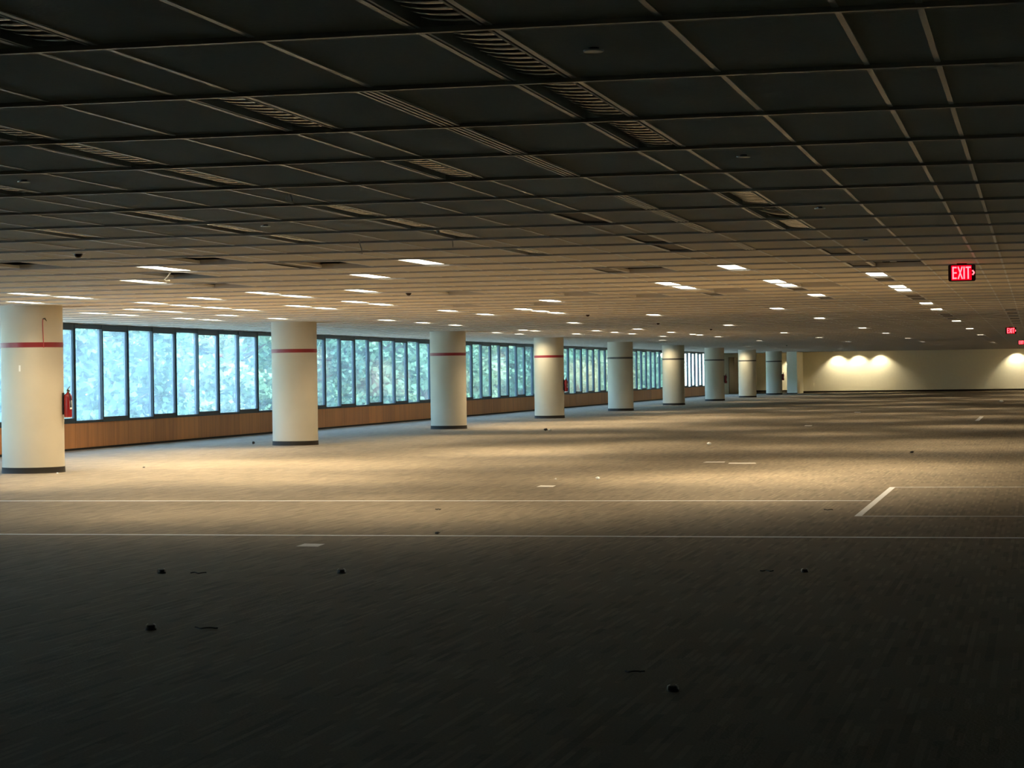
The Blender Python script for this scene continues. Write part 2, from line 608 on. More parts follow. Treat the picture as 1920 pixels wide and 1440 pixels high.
special = set(LOUVER) | set(DARK) | set(LIT)
TH = 0.018
tiles = []                    # (area px, x0, x1, y0, y1, key)
for k in range(KA, KB + 1):
    y0, y1 = yk(k) + 0.012, yk(k + 1) - 0.012
    if y0 > YA:
        continue
    y1 = min(y1, YA)
    for j in range(JR, JL + 1):
        xa = xf(j) - FWH
        for key, a, b in (('s', xf(j) - FWH, xf(j) + FWH), ('a', xa - 0.6265, xa), ('b', xa - 1.253, xa - 0.6265)):
            if key == 's' and (j, k) in special:
                continue
            if (j, key, k) in MISSING:
                continue
            a, b = max(a, XW), min(b, XR)
            if b - a < 0.05 or y1 <= YB:
                continue
            if y0 > YF and a > -16.1:
                continue
            ar = 0
            if y0 > 3:
                q = [project(c) for c in ((a, y0, CEIL), (b, y0, CEIL), (b, y1, CEIL), (a, y1, CEIL))]
                if all(q) and any(-20 < u < 1940 and -10 < v < 1450 for u, v in q):
                    us = [min(max(u, 0), 1920) for u, v in q]
                    vv = [min(max(v, 0), 1440) for u, v in q]
                    ar = (max(us) - min(us)) * (max(vv) - min(vv))
            tiles.append((ar, a, b, y0, y1, (j, key, k)))
tiles.sort(key=lambda t: -t[0])
rest = MB()
mesh_cache = {}
NPARTS = 290
for n, (ar, a, b, y0, y1, key) in enumerate(tiles):
    if n < NPARTS or key in LIFTED:
        kk = (round(b - a, 3), round(y1 - y0, 3))
        if kk not in mesh_cache:
            w, l = kk
            mesh_cache[kk] = MB().box(-w / 2 + 0.002, w / 2 - 0.002, 0, l, 0, TH).mesh('ceiling_tile', M['tile'])
        o = obj('ceiling_tile', mesh_cache[kk], ce, ((a + b) / 2, y0, CEIL))
        o.location.z += rng.uniform(-0.001, 0.001)
        if key in LIFTED:
            o.rotation_euler = (LIFTED[key], 0, rng.uniform(-0.01, 0.01))
    else:
        rest.box(a + 0.002, b - 0.002, y0, y1, CEIL, CEIL + TH)
tag(rest.build('ceiling_tile', M['tile'], ce), kind='stuff')

# cross runners, one per grid line
run = MB().box(XW, XR, -0.014, 0.014, -0.019, 0.04).mesh('cross_runner', M['runner'])
for k in range(KA, KB + 1):
    if YB < yk(k) < YF - 0.1:
        obj('cross_runner', run, ce, (0, yk(k), CEIL))
# tee bars between runners
tee = MB().box(-0.012, 0.012, 0.0145, MY - 0.0145, -0.004, 0.03).mesh('tee_bar', M['tee'])
tee_rest = MB()
bars = []
for k in range(KA, KB):
    if yk(k) < YB or yk(k + 1) > YF:
        continue
    for j in range(JR, JL + 1):
        for x in (xf(j) - FWH, xf(j) + FWH, xf(j) - FWH - 0.6265):
            if not XW + 0.02 < x < XR - 0.02:
                continue
            s = 0
            if yk(k) > 4:
                q0, q1 = project((x, yk(k), CEIL)), project((x, yk(k + 1), CEIL))
                if q0 and q1 and max(q0[0], q1[0]) > 0 and min(q0[0], q1[0]) < 1920 and q1[1] > 0:
                    s = math.hypot(q0[0] - q1[0], q0[1] - q1[1])
            bars.append((s, x, yk(k)))
bars.sort(key=lambda t: -t[0])
for n, (s, x, y) in enumerate(bars):
    if n < 270:
        obj('tee_bar', tee, ce, (x, y, CEIL))
    else:
        tee_rest.box(x - 0.012, x + 0.012, y + 0.0145, y + MY - 0.0145, CEIL - 0.004, CEIL + 0.03)
tag(tee_rest.build('tee_bar', M['tee'], ce), kind='stuff')

# ------------------------------------------------------------------ ceiling lights
LY0, LY1 = 0.022, MY - 0.022
lit_frame = MB()
for s in (-1, 1):
    x = s * 0.122
    lit_frame.box(x - 0.008, x + 0.008, LY0, LY1, -0.003, 0.06)
lit_frame.box(-0.114, 0.114, LY0, LY0 + 0.068, -0.003, 0.06).box(-0.114, 0.114, LY1 - 0.068, LY1, -0.003, 0.06)
lit_frame = lit_frame.mesh('frame', M['housing'])
lit_lens = MB().box(-0.113, 0.113, LY0 + 0.07, LY1 - 0.07, 0.002, 0.012).mesh('lens', M['lens'])
lit_house = MB().box(-0.13, 0.13, LY0, LY1, 0.061, 0.13).mesh('housing', M['housing'])


lamp_data = bpy.data.lights.new('lamp', 'AREA')
lamp_data.shape = 'RECTANGLE'
lamp_data.size, lamp_data.size_y = 0.22, 1.44
lamp_data.energy = LAMP_WATTS
lamp_data.color = LAMP_COLOR[:3]
lamp_data.spread = math.radians(LAMP_SPREAD)


def row_name(j):
    if j < 0:
        return f'{ORD[-j-1]} row right of exit signs'
    return f'{ORD[j]} row left of exit signs'


rows = {}
for (j, k) in sorted(LIT, key=lambda c: (c[0], c[1])):
    rows[j] = rows.get(j, 0) + 1
    lb = f'lit white ceiling panel, {ORD[rows[j]-1]} from front in {row_name(j)}'
    t = thing('ceiling_light', lb, 'ceiling light', (xf(j), yk(k), CEIL), group='lit fluorescent ceiling panels')
    obj('frame', lit_frame, t)
    obj('lens', lit_lens, t)
    obj('housing', lit_house, t)
    obj('lamp', lamp_data, t, (0, MY / 2, -0.004))

rail = MB().box(-0.006, 0.006, LY0, LY1, -0.004, 0.07).mesh('rail', M['housing'])
ends = MB().box(-0.11, 0.11, 0, 0.01, 0.0, 0.07).mesh('end_plate', M['alu'])
hous = MB().box(-0.13, 0.13, LY0, LY1, 0.10, 0.11)
hous.add([(-0.11, LY0, 0.07), (-0.11, LY1, 0.07), (-0.03, LY1, 0.10), (-0.03, LY0, 0.10)], [(0, 1, 2, 3)])
hous.add([(0.11, LY0, 0.07), (0.11, LY1, 0.07), (0.03, LY1, 0.10), (0.03, LY0, 0.10)], [(3, 2, 1, 0)])
hous.box(-0.145, -0.13, LY0, LY1, 0.0, 0.11).box(0.13, 0.145, LY0, LY1, 0.0, 0.11)
hous = hous.mesh('housing', M['darkin'])
blade = MB()
# a curved slat: broad at the right end, drawn up to a point at the left
st = [(-0.085, 0.004, 0.020), (-0.05, 0.018, 0.010), (-0.01, 0.034, 0.004), (0.04, 0.046, 0.001), (0.109, 0.052, 0.0)]
vs_ = []
for x, w, z in st:
    vs_ += [(x, -w / 2, z + 0.0015), (x, 0, z), (x, w / 2, z + 0.0015), (x, w / 2, z + 0.006), (x, -w / 2, z + 0.006)]
fs_ = []
for q in range(len(st) - 1):
    for e in range(5):
        a, b = q * 5 + e, q * 5 + (e + 1) % 5
        fs_.append((a, a + 5, b + 5, b))
fs_ += [(0, 1, 2, 3, 4), tuple(range(len(vs_) - 1, len(vs_) - 6, -1))]
blade.add(vs_, fs_)
blade = blade.mesh('louver_blade', M['alu'])
NB = 11
rows = {}
for (j, k) in sorted(LOUVER, key=lambda c: (c[0], c[1])):
    rows[j] = rows.get(j, 0) + 1
    extra = ' with torn blades' if (j, k) == (0, 6) else ''
    lb = f'unlit louvred light{extra}, {ORD[rows[j]-1]} from front in {row_name(j)}'
    t = thing('louver_light', lb, 'ceiling light', (xf(j), yk(k), CEIL), group='unlit louvred ceiling lights')
    obj('rail', rail, t, (-0.116, 0, 0))
    obj('rail', rail, t, (0.116, 0, 0))
    obj('end_plate', ends, t, (0, LY0, 0))
    obj('end_plate', ends, t, (0, LY1 - 0.01, 0))
    obj('housing', hous, t)
    for b in range(NB):
        y = LY0 + (b + 0.7) * (LY1 - LY0) / (NB + 0.4)
        o = obj('louver_blade', blade, t, (0, y, 0.002))
        if (j, k) == (0, 6):
            o.location.z += rng.uniform(-0.01, 0.03)
            o.rotation_euler = (rng.uniform(-0.6, 0.6), rng.uniform(-0.12, 0.12), rng.uniform(-0.15, 0.15))

# empty fixture bays, seen as dark slots
bay = MB().box(-0.13, 0.13, LY0, LY1, 0.012, 0.15).box(-0.14, -0.13, LY0, LY1, 0.0, 0.15).box(0.13, 0.14, LY0, LY1, 0.0, 0.15)
bay.box(-0.13, 0.13, LY0, LY0 + 0.01, 0.0, 0.14).box(-0.13, 0.13, LY1 - 0.01, LY1, 0.0, 0.14)
bay = bay.mesh('housing', M['darkin'])
brail = MB().box(-0.011, 0.011, LY0, LY1, -0.005, 0.0).mesh('rail', M['tee'])
rows = {}
for (j, k) in sorted(DARK, key=lambda c: (c[0], c[1])):
    rows[j] = rows.get(j, 0) + 1
    lb = f'dark empty fixture bay, {ORD[rows[j]-1]} from front in {row_name(j)}'
    t = thing('empty_light_bay', lb, 'fixture bay', (xf(j), yk(k), CEIL), group='dark empty fixture bays')
    obj('housing', bay, t)
    obj('rail', brail, t, (-0.129, 0, 0))
    obj('rail', brail, t, (0.129, 0, 0))

# linear air diffusers beside the second tee line
dif_slat = MB().box(-0.006, 0.006, LY0, LY1, -0.008, 0.004).mesh('slat', M['tee'])
dif_body = MB().box(-0.055, 0.055, LY0, LY1, -0.0015, 0.012).mesh('body', M['runner'])
for n, k in enumerate((1, 2, 3, 5, 6, 7, 9)):
    t = thing('air_diffuser', f'narrow triple slot air diffuser on the tee line, {ORD[n]} from the front', 'air diffuser',
              (xf(0.5) - 0.04, yk(k), CEIL - 0.0045), group='slot air diffusers')
    obj('body', dif_body, t)
    for x in (-0.045, -0.015, 0.015, 0.045):
        obj('slat', dif_slat, t, (x, 0, 0))

# sprinkler cover plates
spr = [(1113, 97), (1394, 295), (1537, 392), (1623, 452), (1675, 491), (45, 342), (498, 425)]
plate = MB().lathe([(0.0385, 0), (0.041, 0.003), (0.041, 0.006)], 20).mesh('cover_plate', M['pale'], True)
stem = MB().lathe([(0.022, 0.006), (0.022, 0.016)], 12).mesh('stem', M['black'])
lbs = ['pale round sprinkler plate on the nearest right ceiling panel', 'pale sprinkler plate, second of the line right of the louvred lights',
       'pale sprinkler plate, third of the line right of the louvred lights', 'pale sprinkler plate, fourth of the line right of the louvred lights',
       'pale sprinkler plate, farthest of the line right of the louvred lights', 'pale sprinkler plate near the left edge of the ceiling',
       'pale sprinkler plate over the left part of the ceiling']
for (px, py), lb in zip(spr, lbs):
    p = at_z(px, py, CEIL - 0.016)
    t = thing('sprinkler_plate', lb, 'sprinkler', (p.x, p.y, CEIL - 0.016), group='sprinkler cover plates')
    obj('cover_plate', plate, t)
    obj('stem', stem, t)

# dark domes
dpx = [(147, 474), (766, 548), (1102, 589), (1234, 605), (1333, 616), (1475, 647)]
ring = MB().lathe([(0.045, -0.012), (0.06, -0.012), (0.075, 0.0), (0.045, 0.0)], 20, cap=False).mesh('ring', M['pale'], True)
dome = MB().lathe([(0.002, -0.052), (0.02, -0.048), (0.035, -0.036), (0.043, -0.018), (0.045, 0.0)], 20).mesh('dome', M['dome'], True)
for n, (px, py) in enumerate(dpx):
    p = ceil_at(px, py)
    t = thing('ceiling_dome', f'small dark ceiling dome with pale ring, {ORD[n]} nearest of the line', 'ceiling dome', (p.x, p.y, CEIL), group='dark ceiling domes')
    obj('ring', ring, t)
    obj('dome', dome, t)

# ------------------------------------------------------------------ columns
shaft = MB().lathe([(CRAD, 0.0), (CRAD, 0.6), (CRAD, 1.4), (CRAD, 2.1), (CRAD, CEIL - 0.001)], 64).mesh('shaft', M['column'], True)
cbase = MB().lathe([(CRAD + 0.001, 0.0), (CRAD + 0.012, 0.0), (CRAD + 0.010, 0.004), (CRAD + 0.006, 0.095), (CRAD + 0.001, 0.1)], 64, cap=False).mesh('base', M['base'], True)
red_band = MB().lathe([(CRAD + 0.0005, 2.125), (CRAD + 0.004, 2.127), (CRAD + 0.004, 2.207), (CRAD + 0.0005, 2.209)], 64, cap=False).mesh('band', M['red'], True)
shaded_band = MB().lathe([(CRAD + 0.0005, 2.135), (CRAD + 0.004, 2.137), (CRAD + 0.004, 2.207), (CRAD + 0.0005, 2.209)], 64, cap=False).mesh('band', M['shadeband'], True)
clab = ['round cream column with red band at the left edge, nearest and largest', 'round cream column with red band, second from the left',
        'round cream column with red band, third from the left', 'round cream column with red band, fourth from the left, bright extinguisher at its side',
        'round pale column with band painted dark for shade, fifth from the left', 'round pale column with band painted dark for shade, sixth from the left',
        'round pale column with band painted dark for shade, seventh from the left', 'round pale column with band painted dark for shade, eighth from the left, second smallest',
        'round pale column with band painted dark for shade, smallest and farthest']
for i in range(NC):
    t = thing('round_column', clab[i], 'column', (CX, CY0 + BAY * i, 0), group='round columns along the window wall')
    obj('shaft', shaft, t)
    obj('base', cbase, t)
    tag(obj('band', red_band if i < 4 else shaded_band, t), 'red painted band' if i < 4 else 'red band with shade painted in')


def col_hit(i, px, py, off=0.0):
    d = ray(px, py)
    c = Vector((CX, CY0 + BAY * i))
    dx, dy = d.x, d.y
    a = dx * dx + dy * dy
    b = -2 * (dx * c.x + dy * c.y)
    cc = c.length_squared - (CRAD + off) ** 2
    disc = max(b * b - 4 * a * cc, 0)
    s = (-b - math.sqrt(disc)) / (2 * a)
    return Vector((0, 0, EYE)) + d * s


# red wire and paper tag on the nearest column
pts = [col_hit(0, x, y, 0.012) for x, y in ((82, 652), (81.5, 640), (80.5, 620), (80, 605), (80.5, 598), (84, 597), (87.5, 602))]
w1 = MB().tube(pts[:5], 0.007, 8).build('red_wire', M['redwire'], smooth=True)
tag(w1, 'red wire hooked up the front of the nearest column', 'wire')
MB().tube(pts[4:], [0.009, 0.012, 0.004], 8).build('dark_tip', M['scrap'], w1, True)
a = [col_hit(0, x, y, 0.001) for x, y in ((35.2, 685), (38.6, 685), (38.6, 696.5), (35.2, 696.5))]
b = [col_hit(0, x, y, 0.004) for x, y in ((35.2, 685), (38.6, 685), (38.6, 696.5), (35.2, 696.5))]
pt = MB().add(a + b, [(0, 1, 2, 3), (7, 6, 5, 4), (0, 4, 5, 1), (1, 5, 6, 2), (2, 6, 7, 3), (3, 7, 4, 0)]).build('paper_strip', M['white'])
tag(pt, 'small white strip stuck on the nearest column', 'paper')

# ------------------------------------------------------------------ fire extinguishers
EX = {}


def ext_meshes():
    body = MB().lathe([(0.055, 0.0), (0.066, 0.01), (0.068, 0.03), (0.068, 0.34), (0.062, 0.375), (0.042, 0.405), (0.022, 0.418), (0.018, 0.43)], 24)
    EX['body'] = body.mesh('cylinder', M['extred'], True)
    EX['valve'] = MB().lathe([(0.018, 0.43), (0.02, 0.435), (0.02, 0.465), (0.012, 0.475)], 12).box(-0.012, 0.05, -0.008, 0.008, 0.445, 0.46).mesh('valve', M['chrome'], True)
    EX['lever'] = MB().tube([(-0.02, 0, 0.475), (0.03, 0, 0.492), (0.095, 0, 0.512), (0.125, 0, 0.53)], [0.008, 0.009, 0.008, 0.006], 6).mesh('squeeze_lever', M['black'], True)
    EX['grip'] = MB().tube([(0.0, 0, 0.466), (0.05, 0, 0.468), (0.11, 0, 0.455)], [0.009, 0.009, 0.006], 6).mesh('carry_handle', M['black'], True)
    EX['hose'] = MB().tube([(-0.02, 0.0, 0.455), (-0.06, -0.02, 0.47), (-0.09, -0.045, 0.43), (-0.088, -0.06, 0.36), (-0.075, -0.07, 0.27), (-0.07, -0.07, 0.17)],
                           [0.010] * 5 + [0.014], 8).mesh('hose', M['black'], True)
    EX['gauge'] = MB().lathe([(0.014, 0.0), (0.016, 0.004), (0.016, 0.012)], 12).mesh('gauge', M['chrome'], True)
    EX['label'] = MB().prism([(0.0695 * math.cos(t), 0.0695 * math.sin(t)) for t in np.linspace(-2.4, -0.75, 9)] +
                             [(0.0685 * math.cos(t), 0.0685 * math.sin(t)) for t in np.linspace(-0.75, -2.4, 9)], 0.14, 0.29).mesh('label', M['pale'])
    EX['bracket'] = MB().box(-0.03, 0.03, 0.066, 0.09, 0.05, 0.42).box(-0.075, 0.075, 0.06, 0.075, 0.17, 0.2).mesh('bracket', M['black'])
    EX['ring'] = MB().lathe([(0.057, -0.006), (0.062, -0.004), (0.062, 0.012), (0.057, 0.012)], 24).mesh('foot_ring', M['pale'], True)


ext_meshes()
exlab = {0: 'dark red fire extinguisher hung on the nearest column', 3: 'bright red fire extinguisher on the right side of the fourth column',
         6: 'fire extinguisher on the right side of the seventh column', 8: 'fire extinguisher on the right side of the farthest column'}
for i, lb in exlab.items():
    c = Vector((CX, CY0 + BAY * i, 0))
    d = Vector((c.x, c.y, 0)).normalized()
    n = Vector((d.y, -d.x, 0))
    dirv = (n * math.cos(0.30) - d * math.sin(0.30)).normalized()
    p = c + dirv * (CRAD + 0.092)
    ang = math.atan2(-dirv.x, dirv.y) + math.pi   # local +y points to the column
    t = thing('fire_extinguisher', lb, 'extinguisher', (p.x, p.y, 0.93), (0, 0, ang), group='fire extinguishers on the columns')
    for nm, key in (('cylinder', 'body'), ('valve', 'valve'), ('squeeze_lever', 'lever'), ('carry_handle', 'grip'), ('hose', 'hose'), ('label', 'label'), ('bracket', 'bracket'), ('foot_ring', 'ring')):
        o = obj(nm, EX[key], t)
        if key == 'valve':
            vo = o
    obj('gauge', EX['gauge'], vo, (0, -0.02, 0.45), (math.pi / 2, 0, 0))

# ------------------------------------------------------------------ exit signs
def exit_sign(px, py, y, lb):
    c = at_y(px, py, y)
    W, H, D = 0.325, 0.205, 0.045
    t = thing('exit_sign', lb, 'exit sign', (c.x, c.y, c.z), group='red exit signs')
    r = 0.022
    pr = []
    for cx_, cz_, a0 in ((W / 2 - r, H / 2 - r, 0), (-W / 2 + r, H / 2 - r, 90), (-W / 2 + r, -H / 2 + r, 180), (W / 2 - r, -H / 2 + r, 270)):
        for q in range(5):
            th = math.radians(a0 + q * 22.5)
            pr.append((cx_ + r * math.cos(th), cz_ + r * math.sin(th)))
    n = len(pr)
    hb = MB()
    hb.add([(x, 0, z) for x, z in pr] + [(x, D, z) for x, z in pr],
           [tuple(range(n)), tuple(range(2 * n - 1, n - 1, -1))] + [(i, n + i, n + (i + 1) % n, (i + 1) % n) for i in range(n)])
    top = CEIL - c.z
    hb.box(-0.06, 0.06, 0.01, 0.035, H / 2 - 0.005, max(top, H / 2 + 0.004))
    hb.build('housing', M['black'], t)
    t2 = MB().box(-0.125, 0.115, -0.004, 0.0, -0.088, 0.09).build('face', M['redface'], t)
    f0, f1 = -0.010, -0.004
    lt = {}
    hgt = 0.075

    def bar(m_, xa, za, xb, zb, w=0.0085):
        v = Vector((xb - xa, 0, zb - za)).normalized()
        nn_ = Vector((-v.z, 0, v.x)) * w
        A, B = Vector((xa, 0, za)), Vector((xb, 0, zb))
        q = [A + nn_, B + nn_, B - nn_, A - nn_]
        m_.add([(p.x, f0, p.z) for p in q] + [(p.x, f1, p.z) for p in q],
               [(0, 1, 2, 3), (7, 6, 5, 4), (0, 4, 5, 1), (1, 5, 6, 2), (2, 6, 7, 3), (3, 7, 4, 0)])
    e = MB()
    bar(e, -0.105, -hgt, -0.105, hgt)
    for z in (-hgt + 0.01, 0, hgt - 0.01):
        bar(e, -0.105, z, -0.062, z)
    e.build('letter_e', M['redletter'], t2)
    e = MB()
    bar(e, -0.045, -hgt, 0.005, hgt, 0.0075)
    bar(e, 0.005, -hgt, -0.045, hgt, 0.0075)
    e.build('letter_x', M['redletter'], t2)
    e = MB()
    bar(e, 0.027, -hgt, 0.027, hgt)
    e.build('letter_i', M['redletter'], t2)
    e = MB()
    bar(e, 0.075, -hgt, 0.075, hgt)
    bar(e, 0.045, hgt - 0.01, 0.108, hgt - 0.01)
    e.build('letter_t', M['redletter'], t2)
    e = MB()
    bar(e, 0.126, 0.028, 0.148, 0, 0.008)
    bar(e, 0.126, -0.028, 0.148, 0, 0.008)
    e.build('arrow', M['redletter'], t2)


exit_sign(1803.5, 511.5, 27.45, 'red lit EXIT sign with right arrow, the nearest and largest')
exit_sign(1895.5, 620, 70.5, 'small red exit sign, the middle one of three')
exit_sign(1915, 642, 108.0, 'tiny red exit sign at the right edge, the farthest one')

# ------------------------------------------------------------------ wall washers on the far wall
can_ring = MB().lathe([(0.07, -0.004), (0.10, -0.006), (0.105, 0.0), (0.07, 0.0)], 20, cap=False).mesh('trim_ring', M['pale'], True)
can_lens = MB().lathe([(0.06, 0.0), (0.068, 0.004)], 16).mesh('lens', emit('downlight_lens', (1, 0.85, 0.6, 1), 8.0))
dl = [(1570, 'leftmost'), (1608, 'second from left'), (1649, 'third from left'), (1905, 'rightmost')]
for px, lb in dl:
    x = at_y(px, 660, YF).x
    t = thing('downlight', f'recessed downlight washing the far wall, {lb} of four', 'downlight', (x, YF - 0.5, CEIL), group='wall washing downlights')
    obj('trim_ring', can_ring, t)
    obj('lens', can_lens, t)
    sl = bpy.data.lights.new('spot', 'SPOT')
    sl.energy = 150
    sl.color = (1.0, 0.86, 0.57)
    sl.spot_size = math.radians(116)
    sl.spot_blend = 0.6
    sl.shadow_soft_size = 0.06
    o = obj('lamp', sl, t, (0, 0, -0.02))
    o.rotation_euler = Vector((0.06, 0.10, -1.0)).to_track_quat('-Z', 'Y').to_euler()
t = thing('downlight', 'recessed downlight in the far alcove behind the last column', 'downlight', (-17.2, YA - 0.8, CEIL))
obj('trim_ring', can_ring, t)
obj('lens', can_lens, t)
sl = bpy.data.lights.new('spot', 'SPOT')
sl.energy = 200
sl.color = (1.0, 0.86, 0.57)
sl.spot_size = math.radians(95)
sl.spot_blend = 0.5
sl.shadow_soft_size = 0.06
o = obj('lamp', sl, t, (0, 0, -0.02))
o.rotation_euler = Vector((0, 0.4, -0.9)).to_track_quat('-Z', 'Y').to_euler()

for i, w in ((3, 'fourth'), (5, 'sixth'), (7, 'eighth')):
    cy = CY0 + BAY * i
    t = thing('downlight', f'small recessed downlight shining on the {w} column', 'downlight', (CX - 0.55, cy - 1.5, CEIL), group='downlights in front of columns')
    obj('trim_ring', can_ring, t)
    obj('lens', can_lens, t)
    sl = bpy.data.lights.new('spot', 'SPOT')
    sl.energy = 110
    sl.color = (1.0, 0.86, 0.58)
    sl.spot_size = math.radians(110)
    sl.spot_blend = 0.8
    sl.shadow_soft_size = 0.06
    o = obj('lamp', sl, t, (0, 0, -0.02))
    o.rotation_euler = Vector((0.2, 0.5, -0.85)).to_track_quat('-Z', 'Y').to_euler()

# ------------------------------------------------------------------ tape lines on the carpet
def tape(x0, x1, y0, y1, lb):
    o = MB().box(x0, x1, y0, y1, 0.0, 0.002).build('floor_tape', M['tape'])
    tag(o, lb, 'tape', 'white tape lines on the carpet')


tape(-13.5, 6.0, 20.70, 20.80, 'long white tape line across the floor, the nearest one')
tape(-15.5, -1.93, 26.50, 26.58, 'long white tape line ending at the short diagonal tape strip')
tape(-1.90, -1.825, 23.72, 29.6, 'short bright white tape strip running away from the camera')
tape(-1.825, 6.0, 29.54, 29.60, 'thin white tape line right of the bright strip, far end')
tape(-1.825, 6.0, 23.72, 23.78, 'thin white tape line right of the bright strip, near end')
q0, q1 = floor_at(1832, 789), floor_at(1846, 781)
tape(q0.x - 0.06, q0.x + 0.06, q0.y, q1.y, 'short faint white tape strip on the far right floor')

# ------------------------------------------------------------------ papers and scraps
def paper(px, lb, h=0.0015):
    pts_ = [floor_at(x, y) for x, y in px]
    c = sum(pts_, Vector()) / len(pts_)
    mb = MB().prism([(p.x - c.x, p.y - c.y) for p in pts_], 0.0, h)
    o = mb.build('paper_sheet', M['white'], loc=(c.x, c.y, 0))
    tag(o, lb, 'paper', 'loose papers on the carpet')


paper([(555, 1024.6), (596, 1025), (609, 1020), (571, 1019.4)], 'white paper sheet lying in front of the nearest tape line')
paper([(1006, 912.8), (1036, 913), (1042, 910.6), (1014, 910.2)], 'white paper sheet on the lit carpet below the fourth column')
paper([(1318, 867.2), (1358, 867), (1360, 865.8), (1325, 865.8)], 'long pale paper strip, left of the pair on the floor')
paper([(1365, 869.2), (1418, 869.2), (1416, 867.8), (1368, 867.8)], 'long pale paper strip, right of the pair on the floor')
paper([(1508, 798.6), (1522, 798.6), (1523, 797.2), (1510, 797.2)], 'small pale paper far out on the middle right floor')
paper([(1601, 773.7), (1613, 773.7), (1614, 772.6), (1603, 772.6)], 'tiny pale paper on the far floor below the end wall')


def crumple(px, py, r, mat_, name, lb, cat, grp, squash=0.6):
    p = floor_at(px, py)
    mb = MB()
    n1, n2 = 6, 9
    vv = [(0, 0, 0.0)]
    vv = []
    for a in range(n1):
        th = math.pi * (a + 0.5) / n1
        for b in range(n2):
            ph = 2 * math.pi * b / n2
            rr = r * rng.uniform(0.65, 1.15)
            vv.append((rr * math.sin(th) * math.cos(ph), rr * math.sin(th) * math.sin(ph), rr * math.cos(th) * squash))
    zmin = min(v[2] for v in vv)
    vv = [(x, y, z - zmin) for x, y, z in vv]
    ff = []
    for a in range(n1 - 1):
        for b in range(n2):
            c = (b + 1) % n2
            ff.append((a * n2 + b, (a + 1) * n2 + b, (a + 1) * n2 + c, a * n2 + c))
    ff.append(tuple(range(n2)))
    ff.append(tuple((n1 - 1) * n2 + b for b in range(n2 - 1, -1, -1)))
    mb.add(vv, ff)
    o = mb.build(name, mat_, loc=(p.x, p.y, 0))
    tag(o, lb, cat, grp)


crumple(1121, 899, 0.035, M['white'], 'crumpled_paper', 'crumpled white paper scrap on the lit carpet, middle right', 'paper', 'crumpled paper bits')
crumple(1042, 899.5, 0.02, M['white'], 'crumpled_paper', 'tiny white paper bit above the flat sheet', 'paper', 'crumpled paper bits')
crumple(1330, 834, 0.05, M['white'], 'crumpled_paper', 'crumpled white paper scrap farther right on the floor', 'paper', 'crumpled paper bits')
crumple(1878, 755.5, 0.11, M['white'], 'crumpled_paper', 'pale crumpled bit on the far right floor', 'paper', 'crumpled paper bits')
crumple(108, 888.5, 0.02, M['white'], 'crumpled_paper', 'pale crumb at the foot of the nearest column', 'paper', 'crumpled paper bits')
crumple(1023, 808, 0.06, M['scrap'], 'carpet_scrap', 'dark lump on the floor below the fourth column', 'scrap', 'dark floor scraps')
crumple(1031, 808, 0.045, M['pale'], 'carpet_scrap', 'small grey lump beside the dark lump', 'scrap', 'dark floor scraps')
crumple(820, 1001.5, 0.03, M['scrap'], 'carpet_scrap', 'dark scrap lying on the nearest tape line', 'scrap', 'dark floor scraps', 0.4)
crumple(1710, 849.5, 0.04, M['scrap'], 'carpet_scrap', 'dark scrap on the far right lit carpet', 'scrap', 'dark floor scraps', 0.5)
crumple(270, 877, 0.03, M['scrap'], 'carpet_scrap', 'dark scrap right of the nearest column', 'scrap', 'dark floor scraps', 0.3)
crumple(475, 833, 0.035, M['scrap'], 'carpet_scrap', 'dark scrap left of the second column', 'scrap', 'dark floor scraps', 1.0)


def floor_stub(px, py, s, lb):
    """cut cable outlet left in the carpet: a dark socket between two bent metal tabs"""
    p = floor_at(px, py)
    t = thing('floor_outlet_stub', lb, 'floor outlet', (p.x, p.y, 0), (0, 0, 0.25), group='cut floor outlet stubs')
    MB().lathe([(0.036 * s, 0.0), (0.036 * s, 0.008), (0.026 * s, 0.014), (0.024 * s, 0.03 * s), (0.016 * s, 0.033 * s)], 14).build('socket', M['scrap'], t, True)
    for sg in (-1, 1):
        x = sg * 0.030 * s
        mb = MB()
        pr = [(x, 0.0), (x + sg * 0.004, 0.018 * s), (x + sg * 0.001, 0.034 * s), (x - sg * 0.010, 0.040 * s)]
        for q in range(3):
            (xa, za), (xb, zb) = pr[q], pr[q + 1]
            mb.add([(xa - 0.002, -0.010, za), (xa + 0.002, -0.010, za), (xa + 0.002, 0.010, za), (xa - 0.002, 0.010, za),
                    (xb - 0.002, -0.010, zb), (xb + 0.002, -0.010, zb), (xb + 0.002, 0.010, zb), (xb - 0.002, 0.010, zb)],
                   [(0, 3, 2, 1), (4, 5, 6, 7), (0, 1, 5, 4), (1, 2, 6, 5), (2, 3, 7, 6), (3, 0, 4, 7)])
        mb.build('metal_tab', M['pale'], t)


floor_stub(303, 1075, 0.95, 'cut dark floor outlet below the white paper, left one')
floor_stub(640, 1075, 0.95, 'cut dark floor outlet below the white paper, right one')
floor_stub(283, 1181, 0.95, 'cut floor outlet with pale metal tabs on the dark left floor')
floor_stub(1262, 1296, 0.8, 'cut floor outlet with pale metal tabs on the dark right floor')
floor_stub(1509, 1073, 0.75, 'cut floor outlet on the dark right floor near the tape')


def cord(px, py, l, lb):
    p = floor_at(px, py)
    pts_ = [(l * (u - 0.5), 0.02 * math.sin(u * 7 + px), 0.005 + 0.006 * abs(math.sin(u * 5 + px))) for u in np.linspace(0, 1, 9)]
    o = MB().tube(pts_, 0.005, 6).build('cable_end', M['scrap'], smooth=True, loc=(p.x, p.y, 0))
    tag(o, lb, 'cable', 'cable ends on the carpet')


